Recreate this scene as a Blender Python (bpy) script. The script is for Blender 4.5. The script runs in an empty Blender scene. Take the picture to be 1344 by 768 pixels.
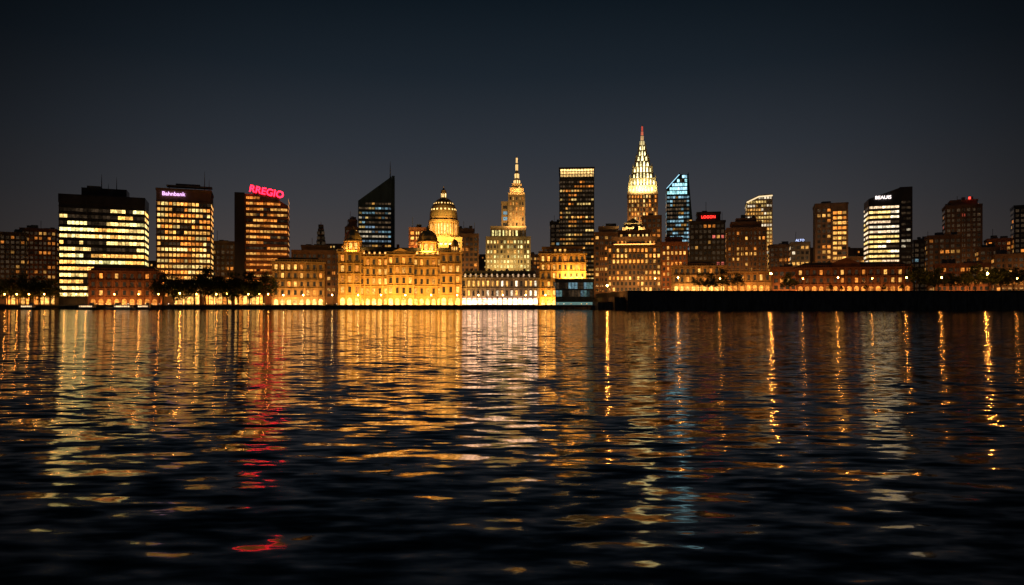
import bpy, math, random
from mathutils import Vector
R = random.Random(11)
F, CX, HZ, CAMH, GZ = 896.0, 672.0, 396.0, 4.5, 2.2
scene = bpy.context.scene
col = scene.collection

# ------------------------------------------------------------------ materials
def new_mat(name):
    m = bpy.data.materials.new(name); m.use_nodes = True
    nt = m.node_tree
    return m, nt, nt.nodes, nt.links, nt.nodes['Principled BSDF']

def wall_mat(name, c, rough=0.85, var=0.35, scale=0.25):
    m, nt, N, L, p = new_mat(name)
    tc = N.new('ShaderNodeTexCoord')
    n = N.new('ShaderNodeTexNoise'); n.inputs['Scale'].default_value = scale; n.inputs['Detail'].default_value = 6
    mp = N.new('ShaderNodeMapping'); mp.inputs['Scale'].default_value = (1, 1, 0.35)
    L.new(tc.outputs['Object'], mp.inputs[0]); L.new(mp.outputs[0], n.inputs['Vector'])
    r = N.new('ShaderNodeValToRGB')
    r.color_ramp.elements[0].position = 0.3; r.color_ramp.elements[1].position = 0.7
    r.color_ramp.elements[0].color = (*[v*(1-var) for v in c], 1)
    r.color_ramp.elements[1].color = (*[min(1, v*(1+var)) for v in c], 1)
    L.new(n.outputs['Fac'], r.inputs[0]); L.new(r.outputs[0], p.inputs['Base Color'])
    p.inputs['Roughness'].default_value = rough
    return m

M = {}
M['sand'] = wall_mat('sandstone', (0.45, 0.29, 0.13))
M['lime'] = wall_mat('limestone', (0.38, 0.31, 0.21))
M['brick'] = wall_mat('red_brick', (0.3, 0.13, 0.07))
M['brown'] = wall_mat('brown_brick', (0.23, 0.145, 0.095))
M['conc'] = wall_mat('concrete', (0.26, 0.24, 0.22))
M['dark'] = wall_mat('dark_cladding', (0.045, 0.045, 0.05), 0.4)
M['blueglass'] = wall_mat('blue_curtain_wall', (0.03, 0.05, 0.075), 0.15)
M['slate'] = wall_mat('slate_roof', (0.06, 0.06, 0.07), 0.6)
M['steel'] = wall_mat('painted_steel', (0.12, 0.12, 0.12), 0.5)
M['copper'] = wall_mat('gilded_copper', (0.45, 0.33, 0.14), 0.5)
M['quay'] = wall_mat('quay_stone', (0.11, 0.1, 0.09), 0.9, .5, .6)
M['asphalt'] = wall_mat('asphalt', (0.05, 0.05, 0.05), 0.9)
M['white'] = wall_mat('white_paint', (0.75, 0.75, 0.72), 0.5, 0.08)
M['bark'] = wall_mat('bark', (0.1, 0.07, 0.05))

def glow_mat(name, noise, sampling='NONE', strength=1.0):
    m, nt, N, L, p = new_mat(name)
    a = N.new('ShaderNodeAttribute'); a.attribute_name = 'Col'
    p.inputs['Base Color'].default_value = (0.02, 0.024, 0.03, 1)
    p.inputs['Roughness'].default_value = 0.12
    if noise:
        tc = N.new('ShaderNodeTexCoord')
        n = N.new('ShaderNodeTexNoise'); n.inputs['Scale'].default_value = 0.8; n.inputs['Detail'].default_value = 3
        L.new(tc.outputs['Object'], n.inputs['Vector'])
        mr = N.new('ShaderNodeMapRange')
        mr.inputs['From Min'].default_value = 0.32; mr.inputs['From Max'].default_value = 0.68
        mr.inputs['To Min'].default_value = 0.3; mr.inputs['To Max'].default_value = 1.6
        L.new(n.outputs['Fac'], mr.inputs['Value'])
        vm = N.new('ShaderNodeVectorMath'); vm.operation = 'SCALE'
        L.new(a.outputs['Color'], vm.inputs[0]); L.new(mr.outputs[0], vm.inputs['Scale'])
        L.new(vm.outputs[0], p.inputs['Emission Color'])
    else:
        L.new(a.outputs['Color'], p.inputs['Emission Color'])
    p.inputs['Emission Strength'].default_value = strength
    m.cycles.emission_sampling = sampling
    return m
M['win'] = glow_mat('window_glass', True, 'NONE', 1.4)
M['glow'] = glow_mat('lit_panel', False)
M['lamp'] = glow_mat('lamp_glass', False, 'FRONT')

def leaf_mat():
    m, nt, N, L, p = new_mat('foliage')
    tc = N.new('ShaderNodeTexCoord'); n = N.new('ShaderNodeTexNoise'); n.inputs['Scale'].default_value = 0.7
    L.new(tc.outputs['Object'], n.inputs['Vector'])
    r = N.new('ShaderNodeValToRGB')
    r.color_ramp.elements[0].color = (0.02, 0.045, 0.012, 1); r.color_ramp.elements[1].color = (0.07, 0.11, 0.03, 1)
    r.color_ramp.elements[0].position = 0.35; r.color_ramp.elements[1].position = 0.65
    L.new(n.outputs['Fac'], r.inputs[0]); L.new(r.outputs[0], p.inputs['Base Color'])
    p.inputs['Roughness'].default_value = 0.7
    return m
M['leaf'] = leaf_mat()

# ------------------------------------------------------------------ mesh helpers
def mk_mesh(name, verts, faces, mats, cols=None, midx=None):
    me = bpy.data.meshes.new(name)
    me.from_pydata(verts, [], faces)
    for m in mats: me.materials.append(m)
    if cols is not None:
        at = me.color_attributes.new('Col', 'FLOAT_COLOR', 'CORNER')
        buf = []
        for f, c in zip(faces, cols):
            buf += [c[0], c[1], c[2], 1.0] * len(f)
        at.data.foreach_set('color', buf)
    if midx: me.polygons.foreach_set('material_index', midx)
    me.update()
    return me

class Geo:
    def __init__(s): s.v, s.f, s.c = [], [], []
    def poly(s, pts, c=(0, 0, 0)):
        n = len(s.v); s.v += pts; s.f.append(tuple(range(n, n+len(pts)))); s.c.append(c)
    def box(s, x0, x1, y0, y1, z0, z1, c=(0, 0, 0)):
        n = len(s.v)
        s.v += [(x0,y0,z0),(x1,y0,z0),(x1,y1,z0),(x0,y1,z0),(x0,y0,z1),(x1,y0,z1),(x1,y1,z1),(x0,y1,z1)]
        for f in ((0,3,2,1),(4,5,6,7),(0,1,5,4),(1,2,6,5),(2,3,7,6),(3,0,4,7)):
            s.f.append(tuple(n+i for i in f)); s.c.append(c)
    def rev(s, cx, cy, prof, n=24, c=(0, 0, 0), rib=0.0, rot=0.0):
        b = len(s.v)
        for (r, z) in prof:
            for i in range(n):
                a = 2*math.pi*(i)/n + rot
                rr = r*(1+(rib if i % 2 else 0))
                s.v.append((cx+rr*math.cos(a), cy+rr*math.sin(a), z))
        for j in range(len(prof)-1):
            for i in range(n):
                i2 = (i+1) % n
                s.f.append((b+j*n+i, b+j*n+i2, b+(j+1)*n+i2, b+(j+1)*n+i)); s.c.append(c)
        s.f.append(tuple(b+(len(prof)-1)*n+i for i in range(n))); s.c.append(c)
    def prism(s, poly, y0, y1, c=(0, 0, 0)):   # poly in (x,z), counter-clockwise seen from the front
        n = len(s.v); k = len(poly)
        s.v += [(x, y0, z) for x, z in poly] + [(x, y1, z) for x, z in poly]
        s.f.append(tuple(n+i for i in range(k))); s.c.append(c)
        s.f.append(tuple(n+k+i for i in reversed(range(k)))); s.c.append(c)
        for i in range(k):
            j = (i+1) % k
            s.f.append((n+j, n+i, n+k+i, n+k+j)); s.c.append(c)

def inside(poly, x, z):
    r = False; k = len(poly)
    for i in range(k):
        x1, z1 = poly[i]; x2, z2 = poly[(i+1) % k]
        if (z1 > z) != (z2 > z) and x < (x2-x1)*(z-z1)/(z2-z1)+x1: r = not r
    return r

# window light colours (linear)
YEL = (1.0, 0.47, 0.1); PY = (1.0, 0.66, 0.21); OR = (1.0, 0.31, 0.045); WH = (1.0, 0.82, 0.56)
CO = (0.45, 0.82, 1.0); GY = (0.95, 0.8, 0.3)
SODIUM = (1.0, 0.42, 0.1); WARM = (1.0, 0.5, 0.14); GOLD = (1.0, 0.48, 0.075)

def St(p=0.4, pal=(YEL, PY, OR), s=(0.3, 1.4), run=0.5, row=0.0, wf=0.62, hf=0.55, fl=3.8, bay=3.0, dim=0.012):
    return dict(p=p, pal=pal, s=s, run=run, row=row, wf=wf, hf=hf, fl=fl, bay=bay, dim=dim)

class Building:
    """A building whose front wall spans two bearings at a stated distance across the river."""
    def __init__(s, name, b0, b1, dist, k=0.8):
        s.name, s.d = name, dist
        s.tc = ((b0+b1)/2-CX)/F
        s.phi = k*math.atan(s.tc)
        s.xc = s.tc*dist
        s.a0 = s._a(b0); u = (math.cos(s.phi), -math.sin(s.phi))
        s.org = (s.xc+s.a0*u[0], dist+s.a0*u[1])
        s.W = s._a(b1)-s.a0
        s.parts = {}; s.extra = []
    def _a(s, b):
        t = (b-CX)/F
        return (t*s.d-s.xc)/(math.cos(s.phi)+t*math.sin(s.phi))
    def fx(s, b): return s._a(b)-s.a0
    def fz(s, e): return CAMH+(HZ-e)/F*s.d
    def g(s, part, mat):
        if part not in s.parts: s.parts[part] = (Geo(), mat)
        return s.parts[part][0]
    def windows(s, x0, x1, y0, y1, z0, z1, st, faces='FRL', poly=None, e=0.06):
        G = s.g('windows', 'win')
        for fc in faces:
            lo, hi = (x0, x1) if fc in 'FB' else (y0, y1)
            nb = max(1, int((hi-lo-0.8)/st['bay'])); bw = (hi-lo-0.8)/nb
            nf = max(1, int((z1-z0-0.6)/st['fl'])); fh = (z1-z0-0.6)/nf
            for j in range(nf):
                zc0 = z0+0.3+j*fh+fh*(1-st['hf'])*0.55; zc1 = zc0+fh*st['hf']
                rl = R.random() < st['row']
                rs = R.uniform(0.75, 1.15)
                on = R.random() < st['p']; c = R.choice(st['pal'])
                for i in range(nb):
                    if R.random() > st['run']:
                        on = R.random() < st['p']; c = R.choice(st['pal'])
                    u0 = lo+0.4+i*bw+bw*(1-st['wf'])/2; u1 = u0+bw*st['wf']
                    if poly is not None and fc == 'F':
                        if not all(inside(poly, a, b) for a, b in ((u0-.4, zc0), (u1+.4, zc0), (u0-.4, zc1+.5), (u1+.4, zc1+.5))): continue
                    if rl or on:
                        k = R.uniform(*st['s'])*rs
                        cc = tuple(v*k for v in c)
                    else:
                        k = st['dim']*R.uniform(0.2, 2.5); cc = (k*1.2, k*.75, k*.4)
                    if fc == 'F': q = [(u0,y0-e,zc0),(u1,y0-e,zc0),(u1,y0-e,zc1),(u0,y0-e,zc1)]
                    elif fc == 'R': q = [(x1+e,u0,zc0),(x1+e,u1,zc0),(x1+e,u1,zc1),(x1+e,u0,zc1)]
                    else: q = [(x0-e,u1,zc0),(x0-e,u0,zc0),(x0-e,u0,zc1),(x0-e,u1,zc1)]
                    G.poly(q, cc)
    def mass(s, b0, b1, etop, depth, wall, st, y0=0.0, ebot=None, roof=True, faces='FRL', ledges=False, clutter=True, wpad=0.0):
        x0, x1 = s.fx(b0), s.fx(b1); z1 = s.fz(etop); z0 = GZ-0.5 if ebot is None else s.fz(ebot)
        s.g('walls', wall).box(x0, x1, y0, y0+depth, z0, z1)
        wz0 = max(z0, GZ)+ (4.5 if ebot is None else 0.3)
        if st: s.windows(x0, x1, y0, y0+depth, wz0, z1-1.2-wpad, st, faces)
        if ledges and st:
            nf = max(1, int((z1-1.2-wpad-wz0-0.6)/st['fl'])); fh = (z1-1.2-wpad-wz0-0.6)/nf
            G = s.g('ledges', wall)
            for j in range(nf+1):
                z = wz0+0.3+j*fh
                G.box(x0-0.3, x1+0.3, y0-0.3, y0+depth+0.3, z-0.25, z+0.2)
        if wall in ('brown', 'brick', 'lime', 'sand') and st and not ledges:
            G = s.g('piers', wall); n = max(2, round((x1-x0)/(st['bay']*2)))
            for i in range(n+1):
                u = x0+(x1-x0)*i/n; G.box(u-.3, u+.3, y0-.45, y0+.1, z0, z1-.75)
        if roof:
            G = s.g('parapet', wall)
            G.box(x0-0.35, x1+0.35, y0-0.65, y0+0.4, z1-0.7, z1+0.9)
            G.box(x0-0.35, x0+0.4, y0+0.42, y0+depth+0.35, z1-0.7, z1+0.88)
            G.box(x1-0.4, x1+0.35, y0+0.42, y0+depth+0.35, z1-0.7, z1+0.88)
        if clutter:
            G = s.g('roof_plant', 'steel')
            for _ in range(R.randint(2, 4)):
                w = R.uniform(2, max(2.5, (x1-x0)*0.3)); cx = R.uniform(x0+w/2+0.6, max(x0+w/2+0.7, x1-w/2-0.6))
                h = R.uniform(1.5, 4); yy = y0+R.uniform(2, max(2.1, depth*0.5))
                G.box(cx-w/2, cx+w/2, yy, yy+R.uniform(2, 5), z1-0.2, z1+h)
            if R.random() < 0.6:
                cx = R.uniform(x0+1, x1-1); G.box(cx-.15, cx+.15, y0+4, y0+4.3, z1-.2, z1+R.uniform(5, 10))
        return x0, x1, z0, z1
    def mast(s, b, ebot, etop, r=0.4, y=5, part='mast', mat='steel'):
        x = s.fx(b); s.g(part, mat).rev(x, y, [(r, s.fz(ebot)-1), (r*0.7, (s.fz(ebot)+s.fz(etop))/2), (r*0.2, s.fz(etop))], 6)
    def flood(s, b0, b1, E, height, color=WARM, y=None, z=None, tilt=40):  # floodlights stone facades; on plain towers an added fill standing in for city glow
        x0, x1 = s.fx(b0), s.fx(b1)
        if y is None: y = -min(22, max(7, .4*height))
        l = bpy.data.lights.new('flood_or_fill_light', 'AREA'); l.shape = 'RECTANGLE'
        l.size = (x1-x0)*0.9; l.size_y = 0.8; l.energy = 2.0*E*(x1-x0)*height*2.5; l.color = color
        o = bpy.data.objects.new('flood_or_fill_light', l); col.objects.link(o)
        o.location = ((x0+x1)/2, y, GZ+0.6 if z is None else z)
        o.rotation_euler = (math.radians(90+tilt), 0, 0)
        s.extra.append(o)
        zz = o.location[2]-0.35
        if z is None or y > -2: s.g('flood_or_fill_housing', 'steel').box(x0+(x1-x0)*.05, x1-(x1-x0)*.05, y-0.9, y-0.55, zz-0.4, zz+0.2)  # housing is drawn for added fills too
    def sign(s, text, bc, ec, h, colr, strength, y=-0.6):
        cu = bpy.data.curves.new('sign', 'FONT'); cu.body = text; cu.size = h; cu.extrude = 0.2
        cu.align_x = 'CENTER'; cu.align_y = 'CENTER'; cu.offset = h*0.01
        m, nt, N, L, p = new_mat('sign_light')
        p.inputs['Base Color'].default_value = (.05, .05, .05, 1)
        p.inputs['Emission Color'].default_value = (*colr, 1); p.inputs['Emission Strength'].default_value = strength
        cu.materials.append(m)
        o = bpy.data.objects.new('illuminated_sign', cu); col.objects.link(o)
        o.location = (s.fx(bc), y, s.fz(ec)); o.rotation_euler = (math.pi/2, 0, 0)
        s.extra.append(o); return o
    def finish(s):
        e = bpy.data.objects.new(s.name, None); col.objects.link(e)
        e.location = (s.org[0], s.org[1], 0); e.rotation_euler = (0, 0, -s.phi)
        for pn, (G, mat) in s.parts.items():
            if not G.f: continue
            me = mk_mesh(pn, G.v, G.f, [M[mat]], G.c)
            o = bpy.data.objects.new(pn, me); col.objects.link(o); o.parent = e
        for o in s.extra: o.parent = e
        return e

def classical(b, x0, x1, yf, z0, z1, nfl, bay, depth, stone, p=0.4, pal=(YEL, OR), st=(0.3, 1.3), arches=True, ark=1.6, arc=YEL, side=True):
    Wl, T, Wn = b.g('walls', stone), b.g('stonework', stone), b.g('windows', 'win')
    Wl.box(x0, x1, yf, yf+depth, z0, z1)
    fh = (z1-z0)/nfl
    for fc in ('F', 'R', 'L') if side else ('F',):
        lo, hi = (x0, x1) if fc == 'F' else (yf, yf+depth)
        nb = max(2, round((hi-lo)/bay)); bw = (hi-lo)/nb
        def P(u, o, z):
            return (u, yf-o, z) if fc == 'F' else ((x1+o, u, z) if fc == 'R' else (x0-o, lo+hi-u, z))
        def bx(G, u0, u1, o, za, zb):
            if fc == 'F': G.box(u0, u1, yf-o, yf+0.1, za, zb)
            elif fc == 'R': G.box(x1-0.1, x1+o, u0, u1, za, zb)
            else: G.box(x0-o, x0+0.1, lo+hi-u1, lo+hi-u0, za, zb)
        for i in range(nb+1):
            u = lo+i*bw; bx(T, u-bw*.09, u+bw*.09, 0.55, z0+fh*0.98, z1-0.2)
            bx(T, u-bw*.13, u+bw*.13, 0.7, z0, z0+fh*0.95)
        for i in range(nb):
            uc = lo+(i+.5)*bw
            for j in range(nfl):
                za = z0+j*fh
                if j == 0 and arches:
                    w = bw*0.31; zb = za+0.3; zs = za+fh*0.52
                    pts = [P(uc-w, .08, zb), P(uc+w, .08, zb)]
                    for t in range(7):
                        a = math.pi*t/6; pts.append(P(uc+w*math.cos(a), .08, zs+min(w, fh*.3)*math.sin(a)))
                    k = ark*R.uniform(.5, 1.3)
                    Wn.poly(pts, tuple(v*k for v in arc))
                else:
                    w = bw*0.2; zb = za+fh*.22; zt = za+fh*.78
                    if R.random() < p:
                        k = R.uniform(*st); cc = tuple(v*k for v in R.choice(pal))
                    else: cc = (.02, .012, .006)
                    Wn.poly([P(uc-w, .08, zb), P(uc+w, .08, zb), P(uc+w, .08, zt), P(uc-w, .08, zt)], cc)
                    bx(T, uc-w*1.4, uc+w*1.4, 0.4, zt+.05, zt+.4)
                    bx(T, uc-w*1.3, uc+w*1.3, 0.35, zb-.3, zb-.05)
    for j in range(1, nfl):
        z = z0+j*fh; T.box(x0-.8, x1+.8, yf-.8, yf+depth+.8, z-.22, z+.22)
    T.box(x0-1.2, x1+1.2, yf-1.2, yf+depth+1.2, z1-.15, z1+.75)
    n = int((x1-x0)/1.4)
    for i in range(n+1):
        u = x0+(x1-x0)*i/n; T.box(u-.22, u+.22, yf-.7, yf-.3, z1+.75, z1+1.75)
    T.box(x0-.8, x1+.8, yf-.8, yf-.2, z1+1.75, z1+2.05)

def turret(b, x, y, r, z0, h, domeh, mat='sand', dmat='copper', lit=YEL, k=1.2):
    G = b.g('turret', mat)
    G.rev(x, y, [(r*1.1, z0), (r*1.1, z0+h*.12), (r*.75, z0+h*.13), (r*.75, z0+h*.88), (r*1.12, z0+h*.9), (r*1.12, z0+h)], 16)
    for i in range(8):
        a = 2*math.pi*i/8+.2; G.rev(x+r*.95*math.cos(a), y+r*.95*math.sin(a), [(r*.09, z0+h*.1), (r*.09, z0+h*.92)], 6)
    Wn = b.g('windows', 'win')
    for i in range(8):
        a = 2*math.pi*(i+.5)/8+.2; ca, sa = math.cos(a), math.sin(a); rr = r*.78; w = r*.17
        q = [(x+rr*ca-w*sa*sg, y+rr*sa+w*ca*sg, z) for sg, z in ((-1, z0+h*.2), (1, z0+h*.2), (1, z0+h*.78), (-1, z0+h*.78))]
        Wn.poly(q, tuple(v*k for v in lit))
    D = b.g('dome', dmat)
    pr = [(r*math.cos(t*math.pi/2/7), z0+h+domeh*.72*math.sin(t*math.pi/2/7)) for t in range(7)]
    pr += [(r*.14, z0+h+domeh*.74), (r*.14, z0+h+domeh*.86), (r*.03, z0+h+domeh)]
    D.rev(x, y, pr, 16, rib=0.05)

# ================================================================= BUILDINGS (left to right)
for (a, c, t, d, w) in ((-60, 0, 322, 560, 'brown'), (-8, 34, 306, 540, 'brown'), (26, 74, 301, 560, 'brick')):
    b = Building('apartment_block', a, c, d)
    b.mass(a, c, t, 24, w, St(.2, (OR, YEL), (.15, .6), .2), faces='FR'); b.flood(a, c, .3, 30, SODIUM); b.finish()

# broad office building with continuous lit bands
b = Building('office_building', 77, 190, 470, .75)
st = St(.66, (PY, PY, GY, YEL), (.45, 2.4), .8, .14, .9, .5, 4.4, 2.2)
b.mass(77, 190, 268, 28, 'dark', st, ledges=True, wpad=1, roof=False, clutter=False)
b.g('crown', 'dark').box(b.fx(76.5), b.fx(190.5), -.6, 28.6, b.fz(268), b.fz(257))
b.g('crown', 'dark').box(b.fx(105), b.fx(165), 5, 22, b.fz(257), b.fz(246))
b.g('roof_plant', 'steel').box(b.fx(112), b.fx(130), 6, 15, b.fz(246), b.fz(243))
b.mast(131, 246, 226, .35, 8); b.mast(151, 246, 229, .3, 8); b.mast(140, 246, 238, .2, 8)
b.flood(77, 190, .12, 30, SODIUM); b.finish()

# tower with rooftop sign and mast frame
b = Building('sign_topped_office_tower', 205, 277, 460, .8)
b.mass(205, 277, 250, 26, 'brown', St(.8, (YEL, YEL, PY, OR), (.35, 1.7), .55, .1, .74, .52, 3.7, 2.2), wpad=6, ledges=True, clutter=False)
G = b.g('roof_frame', 'steel')
for p in (222, 232, 244, 256, 268, 276): b.mast(p, 250, 243, .25, 2, 'roof_frame')
G.box(b.fx(218), b.fx(278), 1.5, 8, b.fz(245), b.fz(243)); G.box(b.fx(230), b.fx(262), 3, 9, b.fz(243), b.fz(240.5))
b.mast(268, 245, 222, .3, 4); b.mast(274, 245, 232, .2, 4)
b.sign('Bahnbank', 228, 255.5, 3.6, (.9, .5, 1.0), 1.8)
b.flood(205, 277, .35, 50, SODIUM); b.finish()

b = Building('apartment_block', 277, 308, 520); b.mass(277, 308, 318, 20, 'brown', St(.2, (OR, YEL), (.2, .8)), faces='FR')
b.flood(277, 308, .5, 30, SODIUM); b.finish()

# red sign tower
b = Building('red_sign_office_tower', 308, 378, 465, .8)
b.g('service_core', 'dark').box(b.fx(308), b.fx(321), -1.5, 26, GZ-.5, b.fz(254))
poly = [(b.fx(321.3), GZ-.5), (b.fx(378), GZ-.5), (b.fx(378), b.fz(269)), (b.fx(366), b.fz(262)), (b.fx(332), b.fz(255)), (b.fx(321.3), b.fz(255))]
b.g('walls', 'brick').prism(poly, 0, 26)
b.windows(b.fx(322), b.fx(378), 0, 26, GZ+6, b.fz(256), St(.78, (OR, YEL, OR), (.2, .95), .75, .1, .86, .42, 3.6, 2.2), 'FR', poly)
for i in range(18):
    z = GZ+8+i*3.7
    if z < b.fz(272): b.g('ledges', 'brick').box(b.fx(321.5)+.1, b.fx(378)+.3, -.4, 26.3, z-.2, z+.25)
o = b.sign('RREGIO', 350, 252, 6.4, (1.0, .006, .02), 15.0, -.8); o.rotation_euler = (math.pi/2, math.radians(10), 0)
b.g('sign_frame', 'steel').box(b.fx(334), b.fx(335), -.5, -.1, b.fz(258), b.fz(246)); b.g('sign_frame', 'steel').box(b.fx(364), b.fx(365), -.5, -.1, b.fz(264), b.fz(252))
b.g('sign_backboard', 'steel').prism([(b.fx(332), b.fz(256.5)), (b.fx(367), b.fz(263)), (b.fx(367), b.fz(251)), (b.fx(332), b.fz(244.5))], -.45, -.3)
b.flood(322, 378, .5, 40, SODIUM); b.finish()

# brick low-rise by the trees, left
b = Building('brick_warehouse', 117, 208, 425, .7)
classical(b, 0, b.W, 0, GZ, b.fz(357), 4, 4.2, 16, 'brick', .25, (OR, YEL), (.3, 1.2), True, 1.0, OR)
b.g('roof', 'slate').prism([(0, b.fz(357)+.8), (b.W, b.fz(357)+.8), (b.W-3, b.fz(350)), (3, b.fz(350))], 1, 15)
b.flood(117, 208, 1.0, 16, SODIUM, -9); b.finish()

# stone corner building + neighbours
b = Building('stone_corner_building', 358, 425, 425, .8)
classical(b, 0, b.W, 0, GZ, b.fz(345), 5, 3.8, 18, 'sand', .35, (YEL, OR), (.4, 1.5), True, 1.6, WARM)
b.g('roof', 'slate').prism([(0.5, b.fz(345)+.8), (b.W-.5, b.fz(345)+.8), (b.W-4, b.fz(338)), (4, b.fz(338))], 1, 17)
b.flood(358, 425, 1.8, 22, WARM); b.finish()
b = Building('apartment_block', 383, 448, 480); b.mass(383, 448, 330, 20, 'brown', St(.22, (OR, YEL), (.2, .9)), faces='FR')
b.mass(395, 430, 323, 14, 'brown', None, y0=3, ebot=330); b.flood(383, 448, .7, 34, SODIUM); b.finish()
b = Building('lattice_tower', 414, 428, 560)
for z in range(7):
    w = 1-.09*z; c = (b.fx(414)+b.fx(428))/2; hw = b.W/2*w
    b.g('frame', 'dark').box(c-hw, c+hw, 0, 8, b.fz(330-z*5.2), b.fz(330-(z+1)*5.2)-.7)
b.windows(0, b.W, 0, 8, b.fz(330), b.fz(302), St(.1, (OR,), (.2, .4)), 'F'); b.mast(421, 296, 290, .3, 3); b.finish()

# classical office palace - the golden centrepiece
b = Building('grand_classical_building', 447, 604, 418, .5)
zt = b.fz(338)
classical(b, 0, b.W, 0, GZ, zt, 5, 3.6, 30, 'sand', .42, (YEL, OR), (.4, 1.4), True, 2.4, YEL)
wL = b.fx(474)
classical(b, -.6, wL, -2.4, GZ+.01, zt+2.6, 5, 3.9, 20, 'sand', .42, (YEL, OR), (.4, 1.4), True, 2.4, YEL, False)
classical(b, b.fx(578), b.W+.6, -2.4, GZ+.01, zt+2.6, 5, 3.9, 20, 'sand', .42, (YEL, OR), (.4, 1.4), True, 2.4, YEL, False)
cA, cB = b.fx(509), b.fx(543)
classical(b, cA, cB, -2.0, GZ+.02, zt+1.2, 5, 3.6, 12, 'sand', .5, (YEL, OR), (.4, 1.6), True, 2.8, YEL, False)
b.g('pediment', 'sand').prism([(cA-1, zt+2), (cB+1, zt+2), ((cA+cB)/2, zt+5.6)], -2.6, 4)
b.g('roof', 'slate').prism([(1, zt+.8), (b.W-1, zt+.8), (b.W-6, zt+6.2), (6, zt+6.2)], 2.5, 26)
for i in range(15):
    x = wL+1.5+(b.fx(578)-wL-3)*i/14
    if cA-1.5 < x < cB+1.5: continue
    b.g('dormers', 'sand').prism([(x-.9, zt+1), (x+.9, zt+1), (x+.9, zt+3.4), (x, zt+4.3), (x-.9, zt+3.4)], 1.2, 5)
    b.g('windows', 'win').poly([(x-.5, 1.12, zt+1.9), (x+.5, 1.12, zt+1.9), (x+.5, 1.12, zt+3.3), (x-.5, 1.12, zt+3.3)], (1.3, .6, .15))
for p in (500, 520, 552, 590): b.g('chimneys', 'brick').box(b.fx(p)-.8, b.fx(p)+.8, 12, 14, zt+4, zt+9)
turret(b, b.fx(462), 4, 5.2, zt+3.3, 7, 9.5)
turret(b, b.fx(561), 6, 6.2, zt+3.3, 7, 10)
turret(b, b.fx(452), 8, 2.2, zt+3.3, 4.5, 4.5); turret(b, b.fx(597), 3, 2.4, zt+3.3, 4.5, 5)
for (p0, p1) in ((448, 500), (500, 552), (552, 603)): b.flood(p0, p1, 4.2, 26, GOLD, -17, tilt=44)
b.flood(449, 475, 5, 10, GOLD, -1.9, zt+3.4, 50); b.flood(548, 576, 5, 12, GOLD, -1.2, zt+3.4, 50)
b.finish()

# slanted glass skyscraper
b = Building('slanted_glass_skyscraper', 470, 518, 560, .8)
poly = [(0, GZ-.5), (b.fx(514), GZ-.5), (b.fx(514), b.fz(231)), (0, b.fz(264))]
b.g('walls', 'blueglass').prism(poly, 0, 28)
b.g('walls', 'blueglass').box(b.fx(514.3), b.fx(518), 2, 28, GZ-.5, b.fz(229.5))
b.windows(0, b.fx(514), 0, 28, b.fz(345), b.fz(264), St(.5, (CO, PY, WH, YEL, (.3, .45, .6)), (.06, .5), .55, .05, .8, .4, 3.6, 2.4, .03), 'FL', [(p[0], p[1]-4 if p[1] > 50 else p[1]) for p in poly])
b.mast(512, 232, 209, .5, 6); b.finish()
b = Building('brick_tower', 453, 470, 600); b.mass(453, 470, 299, 16, 'brown', St(.3, (OR, YEL), (.2, .9))); b.mass(457, 468, 289, 10, 'brown', None, 2, 299)
b.flood(453, 470, .5, 50, SODIUM, z=30); b.finish()

# cathedral-like domed building behind
b = Building('domed_capitol_building', 558, 606, 475, .6)
b.mass(558, 606, 313, 26, 'sand', St(.3, (YEL,), (.3, 1)), roof=True, clutter=False)
cx = b.fx(581.5); cy = 11; S = b.d/F
G = b.g('drum', 'sand')
G.rev(cx, cy, [(21*S, b.fz(313)), (21*S, b.fz(309)), (17.5*S, b.fz(308.5)), (17.5*S, b.fz(291)), (20.5*S, b.fz(290)), (20.5*S, b.fz(287.5)), (18.7*S, b.fz(287)), (18.7*S, b.fz(283))], 48)
for i in range(28):
    a = 2*math.pi*i/28; G.rev(cx+19.6*S*math.cos(a), cy+19.6*S*math.sin(a), [(.45, b.fz(309)), (.4, b.fz(290))], 6)
    a += math.pi/28; ca, sa = math.cos(a), math.sin(a); rr = 17.65*S; w = .42
    b.g('windows', 'win').poly([(cx+rr*ca-w*sa*sg, cy+rr*sa+w*ca*sg, z) for sg, z in ((-1, b.fz(306)), (1, b.fz(306)), (1, b.fz(293)), (-1, b.fz(293)))], (1.6, .9, .28))
R0 = 18.3*S; zd = b.fz(283); hd = b.fz(257)-zd
b.g('dome', 'copper').rev(cx, cy, [(R0*math.cos(t*math.pi/2/10.6), zd+hd*math.sin(t*math.pi/2/10.6)) for t in range(11)], 64)
for i in range(20):
    a0 = 2*math.pi*i/20
    prev = None
    for t in range(11):
        r_ = R0*math.cos(t*math.pi/2/10.6)+.35; z_ = zd+hd*math.sin(t*math.pi/2/10.6)+.15
        wd = .45*(1-t*.06)
        ring = [(cx+r_*math.cos(a0)-wd*sg*math.sin(a0), cy+r_*math.sin(a0)+wd*sg*math.cos(a0), z_) for sg in (-1, 1)]
        if prev: b.g('dome_ribs', 'sand').poly([prev[0], prev[1], ring[1], ring[0]])
        prev = ring
    a = a0+math.pi/20
    for (tt, sz) in ((2.6, .55), (5.2, .4)):
        rr = R0*math.cos(tt*math.pi/2/10.6)+.25; zz = zd+hd*math.sin(tt*math.pi/2/10.6)
        b.g('windows', 'win').poly([(cx+(rr-(.25 if q > 0 else 0))*math.cos(a)-p*sz*math.sin(a), cy+(rr-(.25 if q > 0 else 0))*math.sin(a)+p*sz*math.cos(a), zz+q*sz) for p, q in ((-1, -1), (1, -1), (1, 1), (-1, 1))], (1.8, 1.1, .35))
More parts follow.
